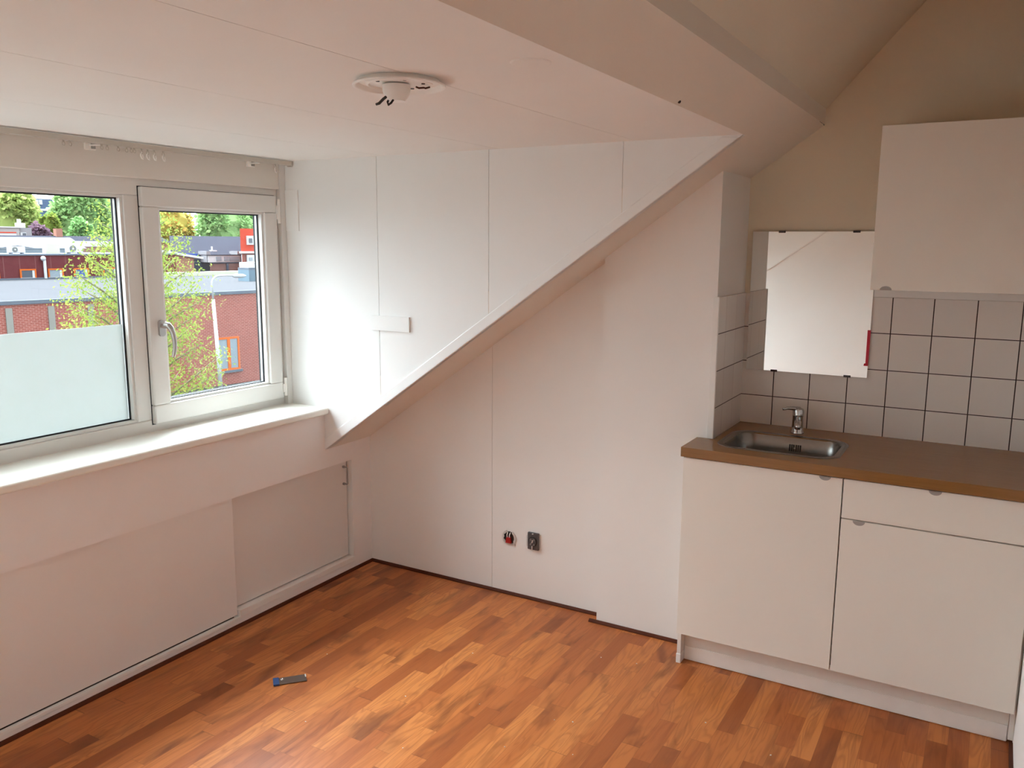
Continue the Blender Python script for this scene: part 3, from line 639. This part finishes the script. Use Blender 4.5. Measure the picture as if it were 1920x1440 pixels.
# ------------------------------------------------------------------ the street outside, two storeys below
G = -5.5
EO = Vector((-32.636, 15.493, 0)); ED = Vector((.14296, .98973, 0)); EN = Vector((-.98973, .14296, 0)); ER = math.atan2(.98973, .14296)
def EW(u, v, z): return EO+ED*u+EN*v+Vector((0, 0, z))
def at(px, py, v):                                # the point (u, z) where a line of sight meets the vertical plane v
    d = fwd+rgt*((px-960)/FPX)-upv*((py-720)/FPX); q = CAM-EO
    t_ = (v-q.dot(EN))/d.dot(EN); p = q+d*t_; return p.dot(ED), CAM.z+d.z*t_
def ething(name, label, cat, u, v, z, group=None): return thing(name, label, cat, (u, v, z), group, ER, EW(u, v, z))
struct(MB().box(-160, -.9, -90, 160, G-.2, G).build('ground', M['pave']))
t = ething('lawn', 'strip of grass at the foot of the red brick building', 'grass', 6, -3.2, G); t['kind'] = 'stuff'
MB().box(-14, 9.6, -3.9, -2.3, G, G+.06).build('turf', M['grass'], t)

# red brick building
t = ething('brick_building', 'low red brick building with a flat pale roof across the street', 'building', 2, 11, G)
MB().box(-20, 26, 0, 21.9, G, -.86).build('wall', M['brick'], t)
MB().box(-20.02, 26.02, .02, 21.9, -.86, -.76).build('roof', M['bitumen'], t)
MB().box(-20.1, 26.1, -.08, .14, -.88, -.72).build('roof_edge', M['flash'], t)
MB().box(17.0, 26, 20.0, 20.5, -.76, -.46).build('parapet', M['extcream'], t)
for k in range(5): MB().box(-2.78+1.675*k, -2.52+1.675*k, -.05, .05, G, -1.02).build('pier', M['concrete'], t)
f = MB(); W0, W1, V0, V1 = 10.2, 11.5, -4.76, -3.05
f.box(W0, W1, -.06, .05, V0, V0+.1).box(W0, W1, -.06, .05, V1-.1, V1).box(W0, W0+.1, -.06, .05, V0+.1, V1-.1).box(W1-.1, W1, -.06, .05, V0+.1, V1-.1).box(10.80, 10.96, -.06, .05, V0+.1, V1-.1)
f = f.build('window', M['orange'], t)
MB().box(W0+.1, 10.80, -.02, .02, V0+.1, V1-.1).build('pane', M['greypane'], f); MB().box(10.96, W1-.1, -.02, .02, V0+.1, V1-.1).build('pane', M['greypane'], f)
MB().box(W0-.05, W1+.1, -.12, .02, V0-.12, V0).build('sill', M['flash'], f)
# maroon upper block
t = ething('panelled_building', 'maroon panelled block with square orange windows behind the brick building', 'building', 8, 24, G)
MB().box(-18, 21, 22, 34, G, .80).build('wall', M['maroon'], t)
MB().box(-18, 21.1, 21.9, 34, .80, .90).build('roof_edge', M['flash'], t)
MB().box(-18, 21, 21.8, 22, -.76, -.66).build('base_strip', M['flash'], t)
pn = ['darkpane', 'darkpane', 'greypane', 'bluepane', 'darkpane', 'greypane']
for k, u in enumerate([8.2, 10.42, 12.18, 13.88, 15.9, 18.6]):
    f = MB(); ring_u = lambda m, a, b, z0, z1, wd: m.box(a, b, 21.9, 22.06, z0, z0+wd).box(a, b, 21.9, 22.06, z1-wd, z1).box(a, a+wd, 21.9, 22.06, z0+wd, z1-wd).box(b-wd, b, 21.9, 22.06, z0+wd, z1-wd)
    ring_u(f, u-.50, u+.50, -.74, -.08, .09); f = f.build('window', M['orange'], t)
    MB().box(u-.41, u+.41, 21.96, 21.99, -.65, -.17).build('pane', M[pn[k]], f)
    MB().box(u+.26, u+.41, 21.93, 21.955, -.65, -.17).box(u-.5, u+.41, 21.86, 21.9, -.70, -.645).build('reveal', M['extwhite'], f)
dp = MB().tube([(11.45, 21.8, -.72), (11.45, 21.8, .45), (11.40, 21.8, .55)], .09, 10).build('downpipe', M['extwhite'], t)
MB().ball((11.38, 21.8, .60), .17, 12).build('hopper', M['galv'], dp)
# air conditioners and vent boxes on that roof
def aircon(u0, u1, z0, z1, label):
    t = ething('air_conditioner', label, 'air conditioner', (u0+u1)/2, 23.6, .9, 'outdoor air conditioners on the maroon block')
    MB().box(u0, u1, 23.4, 23.8, z0, z1).build('casing', M['extwhite'], t)
    r = min(.42*(z1-z0), .26*(u1-u0)); c = (u0+.36*(u1-u0), 23.4, (z0+z1)/2)
    g = MB().lathe([(r*.3, -.02), (r*.34, -.03), (r, -.03), (r*1.04, 0)], c, 'y', 28, True, False).build('fan_grille', M['fan'], t)
    MB().cyl(r*.3, (c[0], c[1]-.05, c[2]), .02, 'y', 16).build('fan_hub', M['extwhite'], g)
    for x in (u0+.1, u1-.2): MB().box(x, x+.1, 23.4, 23.8, .9, z0).build('foot', M['flash'], t)
aircon(9.95, 10.95, .98, 1.38, 'white air conditioner on the maroon roof, above the second orange window')
aircon(13.72, 14.75, .98, 1.50, 'white air conditioner on the maroon roof, nearest the street tree')
o = MB().box(12.25, 13.2, 23.4, 23.9, .9, 1.56); o = o.build('vent_box', M['extcream'], org=(12.7, 23.6, .9)); o.location = EW(12.7, 23.6, .9); o.rotation_euler = (0, 0, ER)
tag(o, 'cream vent box on the maroon roof between the two air conditioners', 'vent box')
# long white hall with folded roof fascia
t = ething('white_hall', 'long white hall with a folded triangular fascia behind the maroon block', 'building', 8, 30, G)
MB().box(-18, 17.4, 29, 33.9, .9, 1.22).build('glazing', M['greypane'], t)
fa = MB().prism([(-18, 1.22), (17.6, 1.22), (16.4, 2.04), (-18, 2.04)], 'y', 28.8, 33.8)
for k in range(9):
    u = -16+3.4*k
    v = [fa.b.verts.new(p) for p in ((u, 28.8, 1.25), (u+2.6, 28.8, 1.25), (u+1.3, 28.8, 1.95), (u+1.3, 28.45, 1.45))]
    for q in ((0, 1, 3), (1, 2, 3), (2, 0, 3)): fa.b.faces.new([v[i] for i in q])
fa.build('fascia', M['extwhite'], t)
for k in range(8): MB().box(3.2+1.9*k, 3.28+1.9*k, 28.9, 29, .9, 1.22).build('mullion', M['flash'], t)
# white shed roofs to the right of it
t = ething('white_shed', 'low white flat shed behind the crown of the street tree', 'building', 23, 32, G)
us = at(296, 460, 31)[0]
MB().box(18.3, us, 31, 33.5, G, 1.35).build('wall', M['tan'], t); MB().box(18.2, us+.1, 30.9, 33.6, 1.35, 1.78).build('fascia', M['extwhite'], t)
# tiled house behind
t = ething('tiled_house', 'low house with a dark tiled roof and a small brick chimney, behind the white hall', 'building', 26, 44, G)
ut = at(316, 450, 42)[0]
MB().box(14, ut, 42, 45, G, 1.75).build('wall', M['brickpale'], t)
MB().prism([(41.6, 1.7), (43.5, 2.25), (45.4, 1.7)], 'x', 13.8, ut+.1).build('roof', M['slate'], t)
u, z = at(109, 440, 43.5); MB().box(u-.28, u+.28, 43.2, 43.8, 1.9, z+.55).build('chimney', M['brickpale'], t)
# grey flat house on the left
t = ething('grey_house', 'grey and white flat-roofed house with a cream chimney under the trees', 'building', 22, 62, G)
u1 = at(59, 430, 60)[0]; um = at(33, 430, 60)[0]; zt = at(40, 427, 60)[1]
MB().box(um, u1, 60, 66, G, zt).build('wall', M['extgrey'], t)
MB().box(12, um, 59.6, 66, G, zt-.02).build('wall', M['extpalegrey'], t)
zw = at(10, 437, 59.5)[1]; b = MB().box(13, at(29, 430, 59.6)[0], 59.5, 59.62, 2.2, zw).build('window', M['extwhite'], t)
MB().box(13, at(29, 430, 59.6)[0], 59.45, 59.6, zw, zw+.12).build('lintel', M['extred'], b)
ua, ub = at(37, 430, 60)[0], at(48, 430, 60)[0]; b = MB().box(ua, ub, 59.9, 60.02, 2.25, at(40, 436, 60)[1]).build('window', M['extwhite'], t)
MB().box((ua+ub)/2-.08, (ua+ub)/2+.25, 59.86, 59.92, 2.25, at(40, 437, 60)[1]).build('pane', M['darkpane'], b)
uc0, uc1 = at(32, 420, 62)[0], at(44.5, 420, 62)[0]; b = MB().box(uc0, uc1, 61.6, 62.6, zt, at(38, 418, 62)[1]).build('chimney', M['extcream'], t)
MB().cyl(.2, ((uc0+uc1)/2-.1, 62.1, at(38, 418, 62)[1]), .4, 'z', 12).build('chimney_pot', M['extwhite'], b)
MB().box(12, um+.3, 59.4, 66, zt-.02, zt+.1).build('roof_edge', M['extwhite'], t)
# distant tower
t = ething('office_tower', 'distant blue grey flat tower between the tree crowns', 'building', 53, 122, G)
u0, z1 = at(60, 372, 120); u1 = at(98, 372, 120)[0]; ub = at(107, 372, 120)[0]
MB().box(u0-3, u1, 120, 130, G, z1).build('wall', M['tower'], t)
MB().box(u1, ub, 119.8, 130, G, z1-.2).build('stair_shaft', M['extwhite'], t)
for k, px in enumerate((69, 75)):
    u, z = at(px, 379, 119.9); MB().box(u-.35, u+.35, 119.8, 120, z-.4, z+.4).build('window', M['extwhite'], t)
u, z = at(66, 391, 119.9); MB().box(u-3, u1, 119.8, 120, z-.35, z).build('window', M['extwhite'], t)
# slate roofed house on the right
t = ething('slate_house', 'dark slate roofed house with a white dormer strip, beyond the flat roof', 'building', 38, 44, G)
z_r = at(400, 443, 47)[1]; z_e = at(400, 478, 40.5)[1]
ue0, ur0, ub0 = [at(318, 450, v)[0] for v in (40.5, 47, 52)]; ue1, ur1, ub1 = [at(452.5, 450, v)[0] for v in (40.5, 47, 52)]
ro = MB(); A = [ro.b.verts.new(p) for p in ((ue0, 40.5, z_e), (ur0, 47, z_r), (ub0, 52, z_e))]; B = [ro.b.verts.new(p) for p in ((ue1, 40.5, z_e), (ur1, 47, z_r), (ub1, 52, z_e))]
ro.b.faces.new(A); ro.b.faces.new(B[::-1])
for k in range(3): ro.b.faces.new((A[k], A[(k+1) % 3], B[(k+1) % 3], B[k]))
ro.build('roof', M['slate'], t)
MB().prism([(ue0+.2, 40.6), (ue1-.2, 40.6), (ub1-.2, 51.8), (ub0+.2, 51.8)], 'z', G, z_e).build('wall', M['slate2'], t)
a0, a1 = at(390, 480, 39.4)[0], at(449.5, 480, 39.4)[0]; zt = at(420, 479, 39.4)[1]; zb = at(420, 491.5, 39.4)[1]
b = MB().box(a0, a1, 39.4, 41, zb, zt).build('dormer', M['extwhite'], t)
for p0, p1 in ((406, 415.5), (421, 429.5), (431, 449)): MB().box(at(p0, 480, 39.3)[0], at(p1, 480, 39.3)[0], 39.32, 39.4, zb+.12, zt-.12).build('pane', M['greypane'], b)
MB().box(a0-.1, a1+.1, 39.3, 41.2, zt, zt+.08).build('dormer_roof', M['slate'], b)
for px in (389.5, 447.5): u, z = at(px, 471, 39.6); MB().box(u-.22, u+.22, 39.5, 41, zb, z).build('dormer_cheek', M['extgrey'], b)
u, z = at(397, 462, 42); v_ = MB().cyl(.08, (u, 42, z_e), z-z_e, 'z', 10).box(u-.35, u+.35, 41.6, 42.4, at(397, 469, 42)[1], at(397, 471.5, 42)[1]).build('flue', M['extwhite'], t)
b0, b1 = at(355, 475, 40)[0], at(372.5, 475, 40)[0]; MB().box(b0, b1, 40.2, 40.6, at(360, 485, 40)[1], at(360, 475.5, 40)[1]).build('blue_panel', M['blueboard'], t)
# fence and garden wall in front of it
t = ething('garden_fence', 'brown board fence below the white dormer strip', 'fence', at(425, 500, 37)[0], 37, G)
f0, f1, fz0, fz1 = at(395, 500, 37)[0], at(459, 500, 37)[0], at(420, 503.5, 37)[1], at(420, 494, 37)[1]
MB().box(f0, f1, 37, 37.1, G, fz1).build('boards', M['brownfence'], t); MB().box(f0, f1, 36.9, 37.2, fz1, fz1+.1).build('cap', M['slate'], t)
u = at(426.5, 498, 36.9)[0]; MB().box(u-.1, u+.1, 36.85, 37, G, fz1).build('post', M['slate2'], t)
# small brick shed with sloping white verge
t = ething('brick_shed', 'small pale brick outbuilding with a sloping roof behind the tree', 'building', at(350, 500, 32)[0], 34, G)
p = [at(x, y, 32) for x, y in ((335, 476), (347, 478), (363, 484))]
MB().prism([(p[0][0]-2, G), (p[2][0], G), (p[2][0], p[2][1]), (p[0][0]-2, p[0][1]+.2)], 'y', 32, 36).build('wall', M['brickpale'], t)
MB().prism([(p[0][0]-2.2, p[0][1]+.2), (p[2][0]+.8, p[2][1]-.08), (p[2][0]+.8, p[2][1]+.1), (p[0][0]-2.2, p[0][1]+.42)], 'y', 31.7, 36.2).build('roof_verge', M['extwhite'], t)
# red corner house
t = ething('red_house', 'bright red rendered house with white windows at the right of the view', 'building', at(475, 470, 37)[0]+2, 39, G)
r0, r1 = at(451.5, 470, 36)[0], at(451.5, 470, 36)[0]+6; zt = at(460, 428.5, 36)[1]; zm = at(460, 471.5, 36)[1]
k_ = (r0+13.62)/73.8*6+.15
MB().prism([(r0, 36), (r1, 36), (r1+k_, 42), (r0+k_, 42)], 'z', zm, zt).build('upper_wall', M['extred'], t); MB().prism([(r0+.15, 36.1), (r1, 36.1), (r1+k_, 42), (r0+.15+k_, 42)], 'z', G, zm).build('lower_wall', M['brick'], t)
MB().box(r0-.05, r1, 35.8, 36.2, zm-.02, at(460, 474.5, 36)[1]).build('string_course', M['extwhite'], t) if False else MB().box(r0-.05, r1, 35.8, 36.2, at(460, 475, 36)[1], zm+.02).build('string_course', M['extwhite'], t)
for y0, y1, px0, px1 in ((442, 459, 462.5, 484), (478, 491, 463, 484)):
    u0, z1 = at(px0, y0, 35.9); u1, z0 = at(px1+10, y1, 35.9)
    b = MB().box(u0, u1, 35.85, 36, z0, z1).build('window', M['extwhite'], t); n_ = 3; wd = (u1-u0)/n_
    for k in range(n_): MB().box(u0+wd*k+.2, u0+wd*(k+1)-.08, 35.78, 35.9, z0+.18, z1-.25).build('pane', M['darkpane' if y0 < 450 else 'greypane'], b)
# plant box on the flat roof
t = ething('roof_unit', 'blue grey ventilation unit with a white top standing on the flat brick roof', 'ventilation unit', 20, 9.9, -.76)
MB().box(18.75, 20.9, 9.4, 10.6, -.76, -.02).build('base', M['bluegrey'], t); MB().box(18.75, 20.9, 9.4, 10.6, -.02, .12).build('band', M['flash'], t)
MB().box(18.8, 20.8, 9.5, 10.5, .12, .46).build('top', M['extwhite'], t)
# rooftop air conditioner right
u, z = at(394, 511, 19.5)
# street lamp
t = ething('street_lamp', 'pale steel street lamp with a curved arm in front of the brick wall', 'street lamp', 9.1, -2.0, G)
MB().tube([(9.06, -2, G), (9.02, -2, -4.0), (8.9, -2, -.95)], [.10, .095, .075], 14).build('lower_pole', M['galv'], t, smooth=True)
arm = [(8.9, -2, -.95), (8.88, -2, -.2)]+[(8.88+.42-.42*math.cos(R(k*15)), -2, -.2+.36*math.sin(R(k*15))) for k in range(1, 7)]+[(9.7, -2, .165), (10.2, -2, .15)]
MB().tube(arm, .045, 12).build('arm', M['galv'], t, smooth=True)
MB().tube([(10.0, -2, .13), (10.15, -2, .135), (10.55, -2, .125), (10.75, -2, .12)], [.04, .10, .10, .03], 12).build('lamp_head', M['galv'], t, smooth=True)

# trees
def leaf(b, p, s, asp=.45, drop=.35):
    d = Vector((random.gauss(0, 1), random.gauss(0, 1), random.gauss(-drop, .6))).normalized(); q = d.orthogonal().normalized()
    q = Matrix.Rotation(random.random()*6.28, 3, d) @ q; n_ = d.cross(q)
    p = Vector(p); w_ = s*asp
    v = [b.verts.new(x) for x in (p, p+d*s*.5+q*w_*.5+n_*s*.06, p+d*s, p+d*s*.5-q*w_*.5+n_*s*.06)]; b.faces.new(v)
def crown(b, c, rad, n, s, seed):
    rnd = random.Random(seed)
    lumps = []
    for k in range(16):
        th, ph = rnd.random()*6.28, math.acos(rnd.uniform(-.7, 1)); rr = rnd.uniform(.45, .72)
        lumps.append((Vector((c[0]+rad[0]*rr*math.sin(ph)*math.cos(th), c[1]+rad[1]*rr*math.sin(ph)*math.sin(th), c[2]+rad[2]*rr*math.cos(ph))), rnd.uniform(.32, .46)))
    for k in range(n):
        L, lr = lumps[k % len(lumps)]; d = Vector((rnd.gauss(0, 1), rnd.gauss(0, 1), rnd.gauss(.15, 1))).normalized()*rnd.uniform(.75, 1.08)
        leaf(b, (L.x+d.x*lr*rad[0], L.y+d.y*lr*rad[1], L.z+d.z*lr*rad[2]), s*rnd.uniform(.7, 1.3), .7, .1)
def tree(name, label, pxl, pxr, pyt, pyb, v, mat, n, s, seed, cat='tree', group='trees beyond the roofs'):
    (ul, zt), (ur, zb) = at(pxl, pyt, v), at(pxr, pyb, v)
    c = ((ul+ur)/2, v, (zt+zb)/2); rad = ((ur-ul)/2, (ur-ul)/2*.8, (zt-zb)/2)
    t = ething(name, label, cat, c[0], v, G, group)
    m = MB(); crown(m.b, c, rad, n, s, seed)
    m.build('foliage', M[mat], t)
    MB().tube([(c[0], v, G), (c[0]+.1, v, G+2.5), (c[0], v, c[2])], [.35, .28, .12], 10).build('trunk', M['bark'], t)
    mi = MB(); bmesh.ops.create_icosphere(mi.b, subdivisions=3, radius=1, matrix=Matrix.Translation(c) @ Matrix.Diagonal((rad[0]*.78, rad[1]*.78, rad[2]*.8, 1)))
    rr = random.Random(seed+5)
    for vt in mi.b.verts: vt.co += Vector((rr.uniform(-.06, .06)*rad[0], rr.uniform(-.06, .06)*rad[1], rr.uniform(-.06, .06)*rad[2]))
    mi.build('inner_foliage', M[mat], t)
tree('tree', 'broad olive green tree at the left edge of the view, behind the grey house', -40, 78, 338, 480, 78, 'leafo', 9000, .75, 1)
tree('tree', 'big green tree left of the casement, behind the white hall', 96, 205, 330, 480, 84, 'leafg', 9000, .75, 2)
tree('tree', 'big green tree half hidden by the window mullion', 175, 300, 322, 490, 86, 'leafg', 8000, .75, 3)
tree('tree', 'small yellow green tree between the two big trees', 72, 112, 395, 470, 74, 'leafy', 3500, .5, 4)
tree('tree', 'rounded deep green tree in front of the big tree', 128, 172, 408, 470, 70, 'leafd', 4000, .5, 5)
tree('tree', 'small dark purple tree beside the grey house', 52, 94, 420, 470, 66, 'leafp', 4000, .45, 6)
tree('tree', 'orange and yellow autumn tree behind the slate house', 285, 366, 380, 480, 90, 'leafor', 6000, .6, 7)
tree('tree', 'large leafy green tree behind the red house', 362, 470, 352, 500, 84, 'leafg', 9000, .75, 8)
tree('tree', 'deep green tree at the far right of the view', 440, 560, 340, 500, 92, 'leafd', 7000, .8, 9)
# street tree
tb = Vector((-11.74, 7.13, G))
t = thing('street_tree', 'slender yellow green street tree right outside the window', 'tree', tb)
side = Vector((math.cos(-.95), -math.sin(-.95), 0))        # across the view
deep = Vector((math.sin(-.95), math.cos(-.95), 0))
rnd = random.Random(11)
MB().tube([tb, tb+Vector((.03, .02, 2)), tb+Vector((-.04, .05, 4.4)), tb+Vector((.02, -.02, 6.4)), tb+Vector((-.1, -.1, 7.6))], [.13, .11, .08, .04, .015], 12).build('trunk', M['bark'], t, smooth=True)
lf = MB(); tips = []
def width(z):                                              # crown half width against height
    pts = [(-3.6, .9), (-2.6, 1.3), (-1.4, 1.48), (-.4, 1.56), (.5, 1.42), (1.2, 1.18), (1.8, .92), (2.45, .45)]
    if z <= pts[0][0]: return pts[0][1]
    for (a, b), (c, d) in zip(pts, pts[1:]):
        if a <= z <= c: return b+(d-b)*(z-a)/(c-a)
    return .12
for k in range(86):
    zt = -3.6+6.05*(k+.5)/86; w_ = width(zt)*rnd.uniform(.72, 1.08)
    az = k*2.39996; dirv = side*math.cos(az)+deep*math.sin(az)
    tip = Vector((tb.x, tb.y, zt))+dirv*w_
    base = Vector((tb.x, tb.y, zt-.55*w_-.25)); mid = base.lerp(tip, .55)+Vector((rnd.uniform(-.08, .08), rnd.uniform(-.08, .08), .06))
    MB().tube([base, mid, tip], [.028, .016, .005], 6).build('branch', M['bark'], t, smooth=True)
    for j in range(int(60+350*w_/1.6)):
        f = rnd.uniform(.28, 1.06); p = base.lerp(mid, f/.55) if f < .55 else mid.lerp(tip, (f-.55)/.45)
        p = p+Vector((rnd.gauss(0, .12), rnd.gauss(0, .12), rnd.gauss(-.02, .11)))
        leaf(lf.b, p, rnd.uniform(.04, .088), .45, .8)
lf.build('foliage', M['leafy'], t)
# shrubs on the strip of grass
for k, (px, py, r_, lab) in enumerate([(340, 738, .42, 'left low green shrub at the foot of the brick wall'), (392, 733, .42, 'right low green shrub, next to the street lamp')]):
    u, z = at(px, py, -6.5); t = ething('shrub', lab, 'shrub', u, -6.5, G, 'shrubs on the grass strip')
    m = MB()
    for j in range(1300):
        d = Vector((rnd.gauss(0, 1), rnd.gauss(0, 1), abs(rnd.gauss(0, 1)))).normalized()*rnd.uniform(.6, 1.05)
        leaf(m.b, (u+d.x*r_, -6.5+d.y*r_, G+d.z*r_*1.0), rnd.uniform(.07, .14), .5, .2)
    m.build('foliage', M['leafy'], t); MB().tube([(u, -6.5, G), (u, -6.5, G+.5)], [.03, .01], 6).build('stem', M['bark'], t)
